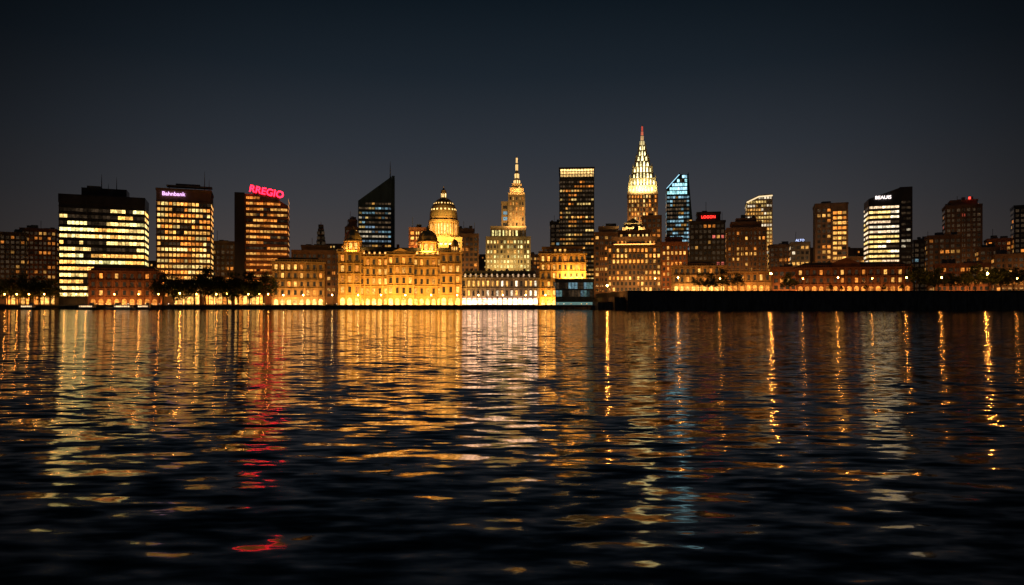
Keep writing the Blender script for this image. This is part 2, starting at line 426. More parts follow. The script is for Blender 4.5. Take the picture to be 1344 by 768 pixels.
b.g('lantern', 'sand').rev(cx, cy, [(5*S, b.fz(258)), (5*S, b.fz(257)), (3*S, b.fz(256.7)), (3*S, b.fz(250)), (4*S, b.fz(249.5)), (3.2*S, b.fz(247)), (1.2*S, b.fz(245)), (.3*S, b.fz(241))], 12)
for i in range(6):
    a = math.pi*2*i/6+.3; rr = 3.15*S; ca, sa = math.cos(a), math.sin(a)
    b.g('windows', 'win').poly([(cx+rr*ca-.4*sa*sg, cy+rr*sa+.4*ca*sg, z) for sg, z in ((-1, b.fz(256)), (1, b.fz(256)), (1, b.fz(251)), (-1, b.fz(251)))], (2.2, 1.4, .5))
b.flood(560, 604, 6, 30, (1, .58, .14), -14, b.fz(318), 40)
b.finish()

b = Building('stone_office_block', 537, 559, 500); b.mass(537, 559, 300, 16, 'brick', St(.5, (OR, YEL), (.4, 1.3)))
b.flood(537, 559, .9, 30, SODIUM, -5, b.fz(330)); b.finish()
b = Building('brown_apartment_tower', 592, 628, 520); b.mass(592, 628, 308, 22, 'brown', St(.3, (OR, YEL), (.25, 1))); b.mass(599, 622, 301, 14, 'brown', None, 3, 308)
b.flood(592, 628, .6, 40, SODIUM, None, 24); b.finish()

# stepped art-deco tower with lantern spire
b = Building('stepped_spire_tower', 638, 696, 520, .8)
b.mass(638, 696, 312, 30, 'lime', St(.75, (PY, YEL, GY), (.4, 1.5), .4, 0, .55, .6, 3.6, 2.5), clutter=False)
b.mass(644, 690, 298, 24, 'lime', St(.85, (PY, GY), (.6, 1.7), .4, 0, .55, .7, 3.4, 2.4), 2, 312, clutter=False)
b.mass(658, 668, 264, 14, 'blueglass', St(.25, (CO, YEL), (.2, .6)), 8, 298, clutter=False)
b.mass(667.5, 689, 253, 14, 'brown', St(.62, (OR, YEL), (.3, 1.1), .3, 0, .5, .6, 3.5, 2.0), 6, 298, clutter=False)
b.mass(670, 687, 246, 10, 'brown', St(.8, (YEL,), (.5, 1.2), .3, 0, .45, .7, 3.4, 1.8), 7, 253, clutter=False)
b.mass(672.5, 684.5, 240, 8, 'lime', St(.9, (PY,), (.8, 1.6), .3, 0, .45, .7, 3, 1.6), 8, 246, clutter=False)
xs = b.fx(678.5); S = b.d/F
b.g('spire', 'lime').rev(xs, 12, [(4.2*S, b.fz(240)), (3.8*S, b.fz(233)), (4.2*S, b.fz(232.5)), (2.8*S, b.fz(231)), (2.3*S, b.fz(224)), (2.6*S, b.fz(223.5)), (1.4*S, b.fz(221)), (.9*S, b.fz(210)), (.3*S, b.fz(200))], 12)
G = b.g('spire_lights', 'glow')
for z0_, z1_, r_ in ((239, 233.5, 4.15), (230.5, 224.5, 2.7), (220, 212, 1.4), (210, 203, .9)):
    for i in range(8):
        a = 2*math.pi*i/8+.2; rr = r_*S+.1; w = r_*S*.22
        G.poly([(xs+rr*math.cos(a)-w*sg*math.sin(a), 12+rr*math.sin(a)+w*sg*math.cos(a), b.fz(z)) for sg, z in ((-1, z0_), (1, z0_), (1, z1_), (-1, z1_))], (1.8, 1.1, .4))
b.flood(640, 694, 1.0, 26, PY, None, b.fz(352)); b.flood(666, 691, 1.3, 40, WARM, -3, b.fz(297), 55); b.flood(670, 687, 2.2, 20, WARM, 3, b.fz(252), 60)
b.finish()

# riverside hotel with mansard roof, dormers and bright shopfronts
b = Building('riverside_hotel', 606, 706, 420, .3)
zt = b.fz(366)
classical(b, 0, b.W, 0, GZ+4.6, zt, 2, 3.0, 16, 'lime', .6, (WH, YEL), (.5, 1.6), False)
b.g('walls', 'lime').box(.02, b.W-.02, .4, 15.9, GZ, GZ+4.6)
n = 15
for i in range(n):
    x0 = b.W*i/n+.25; x1 = b.W*(i+1)/n-.25
    k = R.uniform(2.4, 5)
    b.g('shop_windows', 'win').poly([(x0, .3, GZ+.5), (x1, .3, GZ+.5), (x1, .3, GZ+3.6), (x0, .3, GZ+3.6)], (k, k*.55, k*.33))
    b.g('awnings', 'white').prism([(x0, GZ+3.7), (x1, GZ+3.7), (x1, GZ+4.1), (x0, GZ+4.1)], -1.6, .38)
    b.g('fascia_lights', 'glow').box(x0+.2, x1-.2, -.12, .39, GZ+4.2, GZ+4.5, (3.4, 2.0, 1.6))
b.g('roof', 'slate').prism([(0, zt+.8), (b.W, zt+.8), (b.W-1.8, b.fz(355.5)), (1.8, b.fz(355.5))], .6, 15)
for i in range(14):
    x = 2.2+(b.W-4.4)*i/13
    b.g('dormers', 'white').prism([(x-.75, zt+1), (x+.75, zt+1), (x+.75, zt+2.7), (x, zt+3.5), (x-.75, zt+2.7)], -.1, 3)
    b.g('windows', 'win').poly([(x-.45, -.18, zt+1.2), (x+.45, -.18, zt+1.2), (x+.45, -.18, zt+2.6), (x-.45, -.18, zt+2.6)], (.9, .6, .35))
for i in range(4): b.g('chimneys', 'brick').box(5+i*11, 6.4+i*11, 8, 9.4, zt+3, b.fz(352))
b.flood(606, 706, 1.0, 12, (1, .6, .42)); b.finish()

# gold-lit riverside block
b = Building('gold_lit_stone_building', 709, 768, 424, .5)
zt = b.fz(334)
classical(b, 0, b.W, 0, GZ, zt, 6, 3.6, 22, 'sand', .35, (YEL, OR), (.4, 1.4), True, 2.0, YEL)
b.g('attic', 'sand').box(1.5, b.W-1.5, 1.5, 18, zt+.8, b.fz(325)); b.g('attic', 'sand').box(1, b.W-1, 1, 18.5, b.fz(325), b.fz(323.5))
b.windows(1.5, b.W-1.5, 1.5, 18, zt+1, b.fz(325.5), St(.4, (YEL,), (.5, 1.2), .2, 0, .45, .7, 3.5, 3), 'F')
b.flood(709, 735, 4.6, 28, GOLD, -7, tilt=52); b.flood(735, 768, 4.6, 28, GOLD, -4, b.fz(364), tilt=52); b.finish()

# glass pavilion at the quay
b = Building('glass_pavilion', 729, 779, 408, .4)
b.mass(729, 779, 368, 10, 'blueglass', St(.5, (CO, (0.3, .6, .6), (.2, .5, .6)), (.03, .2), .3, 0, .88, .8, 3.2, 1.8), roof=True, clutter=False, wpad=-.6)
b.g('shopfront', 'glow').box(.5, b.W-.5, -.1, .0, GZ+.4, GZ+2.0, (.12, .22, .2)); b.finish()

# dark glass skyscraper with glowing crown
b = Building('glass_skyscraper', 734, 780, 560, .8)
b.mass(734, 780, 221, 30, 'dark', St(.45, (YEL, PY, OR), (.12, .9), .5, .04, .72, .42, 3.5, 2.3, .02), wpad=8, clutter=False)
for (e0, e1, k) in ((232, 229, .6), (228, 225.6, 1.2), (224.6, 221.5, 2.0)):
    b.g('crown_lights', 'win').box(b.fx(735), b.fx(779), -.15, -.05, b.fz(e0), b.fz(e1), (k, k*.6, k*.2))
for i in range(12): b.g('crown_fins', 'dark').box(b.fx(735)+i*2.4, b.fx(735)+i*2.4+.5, -.6, .1, b.fz(233), b.fz(220))
b.finish()
b = Building('office_slab', 722, 736, 600); b.mass(722, 736, 292, 18, 'dark', St(.3, (YEL, CO), (.2, .8))); b.finish()
b = Building('office_slab', 700, 712, 620); b.mass(690, 724, 335, 18, 'brown', St(.3, (YEL, OR), (.2, .8))); b.flood(690, 724, .6, 30, SODIUM); b.finish()

# brown mid-rises
b = Building('brown_apartment_tower', 780, 818, 500); b.mass(780, 818, 306, 24, 'brown', St(.24, (OR, YEL), (.2, .9))); b.mass(786, 812, 298, 14, 'brown', None, 3, 306)
b.flood(780, 818, .6, 50, SODIUM, None, 16); b.finish()
b = Building('mansion_block', 797, 868, 440, .8)
b.mass(797, 868, 322, 24, 'brown', St(.55, (OR, YEL), (.35, 1.5), .2, 0, .5, .6, 3.4, 2.5), ledges=True, clutter=False)
b.mass(803, 862, 312, 18, 'brown', St(.4, (OR, YEL), (.3, 1), .2, 0, .5, .6, 3.4, 2.5), 2, 322, clutter=False)
b.mass(812, 853, 303, 14, 'lime', St(.7, (YEL, PY), (.4, 1.3), .2, 0, .5, .6, 3.4, 2.5), 4, 312)
b.flood(797, 868, .8, 36, WARM, None, 10.8); b.flood(803, 862, 1.2, 12, WARM, -.8, b.fz(321), 60); b.finish()

# art-deco crown tower
b = Building('art_deco_crown_tower', 824, 863, 560, .8)
S = b.d/F; cx = b.fx(843.5); hwid = 19.5*S; cy = hwid
b.mass(824, 863, 253, 2*hwid, 'brown', St(.6, (OR, YEL, PY), (.3, 1.3), .2, 0, .5, .62, 3.5, 2.3), clutter=False)
for (w, e0, e1) in ((18, 254, 243), (16.5, 243, 233), (13.2, 233, 225), (12.2, 225, 217), (9.0, 217, 209), (7.6, 209, 202), (5.0, 202, 194), (3.8, 194, 187)):
    h = w*S; z0_, z1_ = b.fz(e0), b.fz(e1); H = z1_-z0_
    b.g('crown', 'lime').box(cx-h, cx+h, cy-h, cy+h, z0_, z1_-H*.12)
    b.g('crown', 'lime').box(cx-h-.4, cx+h+.4, cy-h-.4, cy+h+.4, z1_-H*.12, z1_)
    n = max(3, int(w*.5))
    for fc in range(3):
        def Q(u, o, z): return (cx+u, cy-h-o, z) if fc == 0 else ((cx+h+o, cy+u, z) if fc == 1 else (cx-h-o, cy-u, z))
        for i in range(n):
            u0 = -h+2*h*(i+.24)/n; u1 = -h+2*h*(i+.76)/n; um = (u0+u1)/2
            arch = math.sqrt(max(0, 1-(um/h)**2)); zt_ = z0_+H*(.3+.6*arch)
            k = R.uniform(.9, 2.8)
            b.g('crown_lights', 'win').poly([Q(u0, .5, z0_+.3), Q(u1, .5, z0_+.3), Q(um+(u1-um)*.5, .5, zt_), Q(um-(um-u0)*.5, .5, zt_)], (k, k*.84, k*.4))
    for sx in (-1, 1):
        b.g('pinnacles', 'lime').rev(cx+sx*h, cy-h, [(.8, z0_), (.6, z1_), (.1, z1_+H*.45)], 6)
b.g('spire', 'lime').rev(cx, cy, [(3.0*S, b.fz(187)), (2.0*S, b.fz(181)), (1.3*S, b.fz(174)), (.8*S, b.fz(168)), (.2*S, b.fz(158))], 8)
for (e0, e1, r_, c) in ((187, 181, 2.7, (1.4, 1.1, .5)), (180, 174, 1.7, (1.2, .7, .3)), (173, 168, 1.2, (1.4, .3, .15)), (167, 161, .8, (1.4, .15, .08))):
    for i in range(8):
        a = 2*math.pi*(i+.5)/8; rr = r_*S+.15; w = r_*S*.2
        b.g('spire_lights', 'glow').poly([(cx+rr*math.cos(a)-w*sg*math.sin(a), cy+rr*math.sin(a)+w*sg*math.cos(a), b.fz(z)) for sg, z in ((-1, e0), (1, e0), (.7, e1), (-.7, e1))], c)
b.flood(826, 861, 1.2, 40, WARM, -8, b.fz(300), 55); b.flood(828, 859, 3.2, 30, (1, .82, .32), -4, b.fz(253), 66)
b.finish()
b = Building('lit_setback_tower', 815, 846, 500)
b.mass(817, 846, 300, 14, 'lime', St(.7, (YEL, PY), (.5, 1.4), .2, 0, .5, .6, 3.4, 2.2), clutter=False)
b.mass(820, 842, 294, 10, 'lime', St(.9, (PY,), (.8, 2.0), .2, 0, .6, .7, 3, 2), 2, 300, clutter=False)
b.g('roof', 'copper').rev(b.fx(831), 7, [(6, b.fz(294)), (4, b.fz(289)), (.4, b.fz(285))], 8)
b.flood(816, 846, 2, 20, PY, -4, b.fz(306)); b.finish()
b = Building('brown_apartment_tower', 843, 868, 530); b.mass(843, 868, 284, 18, 'brown', St(.2, (OR, YEL), (.2, .8))); b.flood(843, 868, .4, 50, SODIUM, None, 40); b.finish()

# tapering glass tower, lit cool white
b = Building('tapered_glass_tower', 873, 909, 600, .8)
poly = [(b.fx(875), GZ-.5), (b.fx(909), GZ-.5), (b.fx(909), b.fz(290)), (b.fx(903.5), b.fz(229)), (b.fx(892), b.fz(229)), (b.fx(875), b.fz(246))]
b.g('walls', 'blueglass').prism(poly, 0, 26)
zm = b.fz(256)
b.windows(b.fx(875), b.fx(909), 0, 26, b.fz(330), zm, St(.65, (CO, (.3, .6, .75), CO, YEL), (.08, .7), .5, .08, .82, .5, 3.4, 2.2, .03), 'F', poly)
b.windows(b.fx(875), b.fx(909), 0, 26, zm, b.fz(229), St(.95, (CO, (.4, .85, .9)), (.6, 1.8), .6, .1, .9, .74, 3.2, 2.0), 'F', poly, .07)
b.windows(b.fx(875), b.fx(909), 0, 26, b.fz(330), b.fz(248), St(.6, (CO, (.4, .65, .7), YEL), (.05, .5), .5, .08, .82, .5, 3.4, 2.2, .03), 'L')
for px_ in (892, 903.5): b.mast(px_, 229, 226, .4, 1)
b.g('edge_light', 'glow').prism([(b.fx(875)-.3, b.fz(247)), (b.fx(875)+.3, b.fz(247)), (b.fx(892), b.fz(229.3)), (b.fx(892)-.6, b.fz(229))], -.3, -.1, (.6, 1.2, 1.5))
b.finish()

# right-of-centre cluster
b = Building('brick_tower', 868, 904, 470); b.mass(868, 902, 319, 20, 'brick', St(.4, (OR, YEL), (.3, 1.2), .2, 0, .5, .6, 3.4, 2.6)); b.mass(874, 896, 312, 12, 'brick', None, 3, 319)
b.flood(868, 902, 1.1, 40, SODIUM, None, 14); b.finish()
b = Building('dark_office_tower', 905, 952, 520)
b.mass(905, 952, 291, 24, 'dark', St(.2, (OR, YEL, (1, .2, .15)), (.15, .7), .3)); b.mass(915, 946, 279, 16, 'dark', None, 3, 291)
b.sign('LOGON', 930, 284.5, 2.9, (1, .03, .02), 4, 2.2); b.flood(905, 952, .5, 50, SODIUM, None, 14); b.finish()
b = Building('stepped_brown_tower', 954, 1006, 490)
b.mass(954, 1006, 300, 24, 'brown', St(.3, (OR, YEL), (.2, .9), .2, 0, .5, .55, 3.5, 2.7), clutter=False); b.mass(960, 1000, 292, 18, 'brown', None, 2, 300, clutter=False); b.mass(967, 992, 287, 12, 'brown', None, 4, 292)
b.g('water_tank', 'brown').rev(b.fx(990), 8, [(2.2, b.fz(292)), (2.2, b.fz(285)), (.2, b.fz(281))], 12)
b.flood(954, 1006, .45, 50, SODIUM, None, 14); b.finish()
b = Building('lit_office_tower', 980, 1016, 600)
poly = [(0, GZ-.5), (b.fx(1014), GZ-.5), (b.fx(1014), b.fz(255)), (b.fx(996), b.fz(256)), (0, b.fz(263))]
b.g('walls', 'lime').prism(poly, 0, 26)
b.windows(0, b.fx(1014), 0, 26, b.fz(345), b.fz(257), St(.8, (PY, YEL, WH), (.25, 1.0), .6, .1, .7, .55, 3.4, 2.2), 'F', poly)
b.windows(0, b.fx(1014), 0, 26, b.fz(345), b.fz(265), St(.8, (PY, YEL, WH), (.25, 1.0), .6, .1, .7, .55, 3.4, 2.2), 'L')
b.g('crown_lights', 'glow').prism([(0, b.fz(266)), (b.fx(996), b.fz(259)), (b.fx(1014), b.fz(258)), (b.fx(1014), b.fz(256.5)), (b.fx(996), b.fz(257.3)), (0, b.fz(264.3))], -.2, -.08, (1.2, .9, .5))
b.flood(982, 1014, .9, 60, WARM, None, 40); b.finish()
b = Building('apartment_block', 1010, 1040, 540); b.mass(1010, 1040, 322, 20, 'brown', St(.35, (OR, YEL), (.2, .9))); b.flood(1010, 1040, .5, 30, SODIUM, None, 14); b.finish()
b = Building('sign_topped_block', 1038, 1063, 520); b.mass(1038, 1063, 319, 20, 'conc', St(.45, (OR, YEL, WH), (.2, 1))); b.sign('ALTO', 1050, 315.5, 2.4, (.5, .6, 1), 2, 0)
b.flood(1038, 1063, .5, 30, SODIUM, None, 14); b.finish()
b = Building('brown_office_tower', 1070, 1113, 520)
b.mass(1070, 1113, 268, 24, 'brown', None, clutter=True)
b.windows(b.fx(1071), b.fx(1092), 0, 24, GZ+10, b.fz(272), St(.35, (OR, YEL), (.2, .9), .4), 'FL')
b.windows(b.fx(1092), b.fx(1112), 0, 24, GZ+10, b.fz(276), St(.85, (YEL, OR), (.3, 1.5), .6, .1, .8, .55), 'F')
b.g('pilasters', 'brown').box(b.fx(1091), b.fx(1093), -1, 0, GZ, b.fz(267)); b.g('pilasters', 'brown').box(b.fx(1111), b.fx(1113), -1, 0, GZ, b.fz(267))
b.flood(1070, 1113, .6, 60, SODIUM, None, 14); b.finish()
b = Building('white_banded_office_tower', 1140, 1198, 475, .7)
poly = [(0, GZ-.5), (b.fx(1181), GZ-.5), (b.fx(1181), b.fz(247)), (0, b.fz(260))]
b.g('walls', 'dark').prism(poly, 0, 24)
b.g('service_core', 'dark').prism([(b.fx(1181.3), GZ-.5), (b.fx(1198), GZ-.5), (b.fx(1198), b.fz(246)), (b.fx(1181.3), b.fz(246))], .8, 26)
b.windows(b.fx(1182), b.fx(1197), .8, 24, GZ+8, b.fz(262), St(.25, (WH,), (.1, .4), .4, 0, .8, .4), 'F')
b.windows(0, b.fx(1181), 0, 24, GZ+8, b.fz(268), St(.93, (WH, (1, .7, .42), PY), (.5, 1.5), .8, .2, .92, .46, 3.3, 2.4), 'FL', poly)
b.sign('BEAUIS', 1159, 259, 3.2, (1, .85, .8), 2.2); b.flood(1140, 1181, .3, 50, SODIUM, None, 14); b.finish()
b = Building('dark_office_tower', 1199, 1222, 540); b.mass(1199, 1222, 316, 20, 'dark', St(.2, (CO, YEL), (.1, .5))); b.finish()
b = Building('brown_apartment_tower', 1218, 1262, 500); b.mass(1218, 1262, 310, 22, 'brown', St(.14, (OR, YEL), (.15, .6))); b.flood(1218, 1262, .3, 40, SODIUM, None, 14); b.finish()
b = Building('brown_office_tower', 1241, 1289, 540); b.mass(1241, 1289, 270, 24, 'brown', St(.12, (OR, (1, .15, .08)), (.15, .6))); b.mass(1248, 1284, 263, 16, 'brown', None, 3, 270)
b.g('aviation_lights', 'glow').box(b.fx(1271), b.fx(1274), -.6, -.4, b.fz(262), b.fz(259), (3, .15, .1)); b.flood(1241, 1289, .3, 60, SODIUM, None, 20); b.finish()
for (a, c, t, d, w, p) in ((1285, 1312, 326, 500, 'brown', .2), (1296, 1340, 314, 560, 'brick', .3), (1331, 1375, 270, 540, 'dark', .15), (1110, 1142, 338, 520, 'brown', .25), (1306, 1400, 334, 470, 'brown', .3)):
    b = Building('apartment_block', a, c, d); b.mass(a, c, t, 22, w, St(p, (OR, YEL), (.2, .9))); b.flood(a, c, .4, 35, SODIUM, None, 14); b.finish()

# low riverside rows on the raised terrace
TZ = 10.4
b = Building('low_stone_terrace', 884, 1012, 420, .6)
classical(b, 0, b.fx(952), 0, TZ, b.fz(350), 3, 3.6, 16, 'sand', .4, (YEL, OR), (.4, 1.4), True, 1.8, YEL)
classical(b, b.fx(953)+.6, b.W, 1.5, TZ, b.fz(358), 2, 3.8, 14, 'sand', .4, (YEL, OR), (.4, 1.4), True, 1.4, OR)
b.g('roof', 'slate').prism([(b.fx(900), b.fz(350)+.8), (b.fx(940), b.fz(350)+.8), (b.fx(934), b.fz(343)), (b.fx(906), b.fz(343))], 2, 14)
b.flood(884, 952, 1.8, 14, WARM, -6, TZ+.5); b.flood(954, 1012, 1.5, 10, SODIUM, -6, TZ+.5); b.finish()
b = Building('long_brick_hall', 1046, 1196, 425, .6)
zt = b.fz(352)
classical(b, 0, b.W, 0, TZ, zt, 3, 4.0, 18, 'brick', .25, (OR, YEL), (.3, 1.2), True, 1.0, OR)
b.g('roof', 'slate').prism([(0, zt+.8), (b.W, zt+.8), (b.W-5, b.fz(344)), (5, b.fz(344))], 1, 17)
b.g('gable', 'brick').prism([(b.fx(1092), zt+.5), (b.fx(1128), zt+.5), (b.fx(1128), b.fz(345)), (b.fx(1110), b.fz(338)), (b.fx(1092), b.fz(345))], -.5, 6)
b.flood(1046, 1110, .6, 14, SODIUM, -6, TZ+.5); b.flood(1112, 1196, .4, 14, SODIUM, -6, TZ+.5); b.finish()
b = Building('low_brick_building', 1014, 1046, 440); b.mass(1014, 1046, 352, 14, 'brick', St(.35, (OR, YEL), (.3, 1.1))); b.flood(1014, 1046, 1.1, 16, SODIUM, -5, TZ+.5); b.finish()
b = Building('low_brick_building', 1228, 1300, 450); b.mass(1228, 1300, 347, 14, 'brick', St(.3, (OR, YEL), (.3, 1.1))); b.flood(1228, 1300, .6, 16, SODIUM, -5, TZ+.5); b.finish()

# low lit kiosks behind the promenade trees
for (a, c, t) in ((8, 40, 384), (44, 72, 386), (228, 262, 383), (268, 304, 381), (308, 346, 384)):
    b = Building('riverside_cafe', a, c, 424, .5)
    zr = b.fz(t); b.g('walls', 'sand').box(0, b.W, 0, 7, GZ-.3, zr); b.g('roof', 'slate').box(-.8, b.W+.8, -1.6, 7.6, zr, zr+.35)
    n = max(3, int(b.W/2.4))
    for i in range(n):
        x0 = b.W*(i+.1)/n; x1 = b.W*(i+.9)/n; k = R.uniform(.6, 2.2); c_ = R.choice((OR, YEL, YEL))
        b.g('windows', 'win').poly([(x0, -.06, GZ+.7), (x1, -.06, GZ+.7), (x1, -.06, zr-.9), (x0, -.06, zr-.9)], tuple(v*k for v in c_))
        b.g('posts', 'steel').box(x0-.2, x0-.08, -1.5, -1.38, GZ-.3, zr)
    b.finish()

# hazy mass of distant blocks behind everything
G = Geo(); W = Geo()
for i in range(150):
    p = -150+1650*R.random(); d = R.uniform(680, 950); w = R.uniform(14, 34); x = (p-CX)/F*d
    h = CAMH+(396-R.uniform(318, 368))/F*d
    G.box(x-w/2, x+w/2, d, d+20, GZ-.5, h)
    for zz in range(int(GZ+6), int(h-3), 4):
        u = x-w/2+1
        while u < x+w/2-2:
            if R.random() < .22:
                k = R.uniform(.15, .8); c = R.choice((OR, YEL, PY)); W.poly([(u, d-.1, zz), (u+1.6, d-.1, zz), (u+1.6, d-.1, zz+1.8), (u, d-.1, zz+1.8)], tuple(v*k for v in c))
            u += 3
e = bpy.data.objects.new('distant_city_blocks', None); col.objects.link(e)
for nm, g_, m_ in (('walls', G, 'brown'), ('windows', W, 'win')):
    o = bpy.data.objects.new(nm, mk_mesh(nm, g_.v, g_.f, [M[m_]], g_.c)); col.objects.link(o); o.parent = e

# ================================================================= GROUND, QUAY, WATER
def single(name, G, mat, loc=(0, 0, 0)):
    o = bpy.data.objects.new(name, mk_mesh(name, G.v, G.f, [M[mat]] if isinstance(mat, str) else [mat], G.c)); o.location = loc; col.objects.link(o); return o
G = Geo(); G.poly([(-6000, 399, GZ), (6000, 399, GZ), (6000, 9000, GZ), (-6000, 9000, GZ)]); single('ground', G, 'asphalt')
G = Geo()
G.box(-1500, 66, 396, 399.2, -4, GZ-.25); G.box(-1500, 66, 395.6, 399.6, GZ-.25, GZ+.12)
x = -700
while x < 66: G.box(x, x+.5, 395.4, 396.1, -3, GZ-.27); x += 8
G.box(-760, -262, 388, 395.5, -4, .9)
single('quay_wall', G, 'quay')
G = Geo()
G.box(62, 1800, 366, 1400, -4, TZ-.4); G.box(61.6, 1800, 365.5, 368, TZ-.4, TZ)
G.box(62.5, 1800, 368.01, 1400, TZ-.4, TZ-.02)
x = 64
while x < 700: G.box(x, x+1.1, 365.2, 366.1, -3, TZ-.42); x += 9
G.box(56, 61.5, 372, 1390, -4, 7.0); G.box(48, 56, 380, 430, -4, 4.4)
single('embankment_wall', G, 'quay')
def railing(name, x0, x1, y, z, step=2.5):
    G = Geo(); x = x0
    while x <= x1:
        G.box(x-.05, x+.05, y-.05, y+.05, z, z+1.05); x += step
    G.box(x0, x1, y-.04, y+.04, z+1.05, z+1.13); G.box(x0, x1, y-.03, y+.03, z+.55, z+.6)
    single(name, G, 'steel')
railing('promenade_railing', -300, 48, 396.5, GZ+.12)
railing('promenade_railing', 62, 330, 366.5, TZ)
G = Geo()
x = -245
while x < 46:
    k = R.uniform(1, 6); c = R.choice((WH, PY, YEL)); G.box(x-.12, x+.12, 396.9, 397.14, GZ+.12, GZ+.9, (0, 0, 0)); G.box(x-.14, x+.14, 396.88, 397.16, GZ+.9, GZ+1.2, tuple(v*k for v in c)); x += R.uniform(3, 6)
single('bollard_lights', G, 'glow')

# water with directly modelled slope field
m, nt, N, L, p = new_mat('river_water')
p.inputs['Base Color'].default_value = (0.001, 0.0065, 0.0085, 1)
p.inputs['Roughness'].default_value = 0.08; p.inputs['IOR'].default_value = 1.34
tc = N.new('ShaderNodeTexCoord')
acc = None
def vm(op, a, b_=None, s_=None):
    n = N.new('ShaderNodeVectorMath'); n.operation = op
    if hasattr(a, 'links'): L.new(a, n.inputs[0])
    else: n.inputs[0].default_value = a
    if b_ is not None:
        if hasattr(b_, 'links'): L.new(b_, n.inputs[1])
        else: n.inputs[1].default_value = b_
    if s_ is not None: n.inputs['Scale'].default_value = s_
    return n.outputs[0]
def wnoise(lx, ly, rot, det, dist):
    mp = N.new('ShaderNodeMapping'); mp.inputs['Rotation'].default_value = (0, 0, math.radians(rot)); mp.inputs['Scale'].default_value = (1/lx, 1/ly, 1)
    mp.inputs['Location'].default_value = (R.uniform(0, 50), R.uniform(0, 50), 0)
    L.new(tc.outputs['Object'], mp.inputs[0])
    n = N.new('ShaderNodeTexNoise'); n.inputs['Scale'].default_value = 1; n.inputs['Detail'].default_value = det; n.inputs['Distortion'].default_value = dist
    L.new(mp.outputs[0], n.inputs['Vector']); return n
for (lx, ly, rot, ax, ay, det) in ((14, 5, 5, .02, .05, 1), (3.2, 1.3, -8, .04, .14, 1), (1.6, .58, 10, .08, .34, .5), (.95, .33, -15, .08, .30, .5), (.42, .16, 5, .05, .13, 1)):
    n = wnoise(lx, ly, rot, det, .25)
    v = vm('MULTIPLY', vm('SUBTRACT', n.outputs['Color'], (.5, .5, .5)), (ax, ay, 0))
    acc = v if acc is None else vm('ADD', acc, v)
# gust patches make the chop uneven
gn = wnoise(30, 12, 8, 2, .4)
gm = N.new('ShaderNodeMapRange'); gm.inputs['From Min'].default_value = .35; gm.inputs['From Max'].default_value = .65
gm.inputs['To Min'].default_value = .75; gm.inputs['To Max'].default_value = 1.2
L.new(gn.outputs['Fac'], gm.inputs['Value'])
sc_ = N.new('ShaderNodeVectorMath'); sc_.operation = 'SCALE'; L.new(acc, sc_.inputs[0]); L.new(gm.outputs[0], sc_.inputs['Scale'])
nrm = vm('NORMALIZE', vm('ADD', sc_.outputs[0], (0, 0, 1)))
L.new(nrm, p.inputs['Normal'])
G = Geo(); G.poly([(-6000, -400, 0), (6000, -400, 0), (6000, 3000, 0), (-6000, 3000, 0)]); single('water', G, m)

# ================================================================= TREES
def tree_mesh(seed, h):
    r = random.Random(seed); T = Geo(); Lf = Geo()
    def limb(p0, p1, r0, r1):
        d = (p1-p0).normalized(); a = d.orthogonal().normalized(); c = d.cross(a); n = 6; b0 = len(T.v)
        for pp, rr in ((p0, r0), (p1, r1)):
            for i in range(n):
                t = 2*math.pi*i/n; q = pp+a*math.cos(t)*rr+c*math.sin(t)*rr; T.v.append(tuple(q))
        for i in range(n):
            j = (i+1) % n; T.f.append((b0+i, b0+j, b0+n+j, b0+n+i)); T.c.append((0, 0, 0))
    top = Vector((r.uniform(-.3, .3), r.uniform(-.3, .3), h*.42)); limb(Vector((0, 0, -.3)), top, .26, .16)
    tips = []
    for i in range(12):
        a = i*2.4+r.random(); l = h*r.uniform(.18, .36); s_ = top*r.uniform(.4, 1)
        e_ = s_+Vector((math.cos(a)*l, math.sin(a)*l, h*r.uniform(-.02, .38))); limb(s_, e_, .12, .05); tips.append(e_)
        tips.append(s_.lerp(e_, .6)+Vector((r.uniform(-1, 1), r.uniform(-1, 1), r.uniform(.1, 1.4))))
    tips += [Vector((r.uniform(-1.3, 1.3), r.uniform(-1.3, 1.3), h*r.uniform(.6, .92))) for _ in range(7)]
    for tpt in tips:
        for c_ in range(3):
            cc = tpt+Vector((r.gauss(0, .8), r.gauss(0, .8), r.gauss(0, .6))); cr = r.uniform(.6, 1.4)
            for k in range(32):
                q = cc+Vector((r.gauss(0, 1), r.gauss(0, 1), r.gauss(0, .8)))*cr*.55
                u = Vector((r.gauss(0, 1), r.gauss(0, 1), r.gauss(0, 1))).normalized(); w = u.orthogonal().normalized(); sz = r.uniform(.18, .36)
                Lf.poly([tuple(q-u*sz), tuple(q+w*sz*.6), tuple(q+u*sz), tuple(q-w*sz*.6)])
    nb = len(T.v)
    return mk_mesh('tree', T.v+Lf.v, T.f+[tuple(i+nb for i in f) for f in Lf.f], [M['bark'], M['leaf']], None, [0]*len(T.f)+[1]*len(Lf.f))
TM = [tree_mesh(i, 12) for i in range(5)]
def tree(b, d, h, z=GZ):
    o = bpy.data.objects.new('deciduous_tree', R.choice(TM)); col.objects.link(o)
    s_ = h/12; o.location = ((b-CX)/F*d, d, z); o.scale = (s_*R.uniform(.85, 1.1), s_*R.uniform(.85, 1.1), s_); o.rotation_euler = (0, 0, R.uniform(0, 6.3))
for b_ in (-20, -4, 10, 25, 39, 53, 67): tree(b_, R.uniform(404, 410), R.uniform(15, 20))
for b_ in (214, 229, 243, 255, 270, 284, 299, 312, 327, 346): tree(b_, R.uniform(403, 409), R.uniform(17, 24))
for b_ in (918, 932, 948, 968, 1036): tree(b_, R.uniform(376, 384), R.uniform(9, 13.5), TZ)
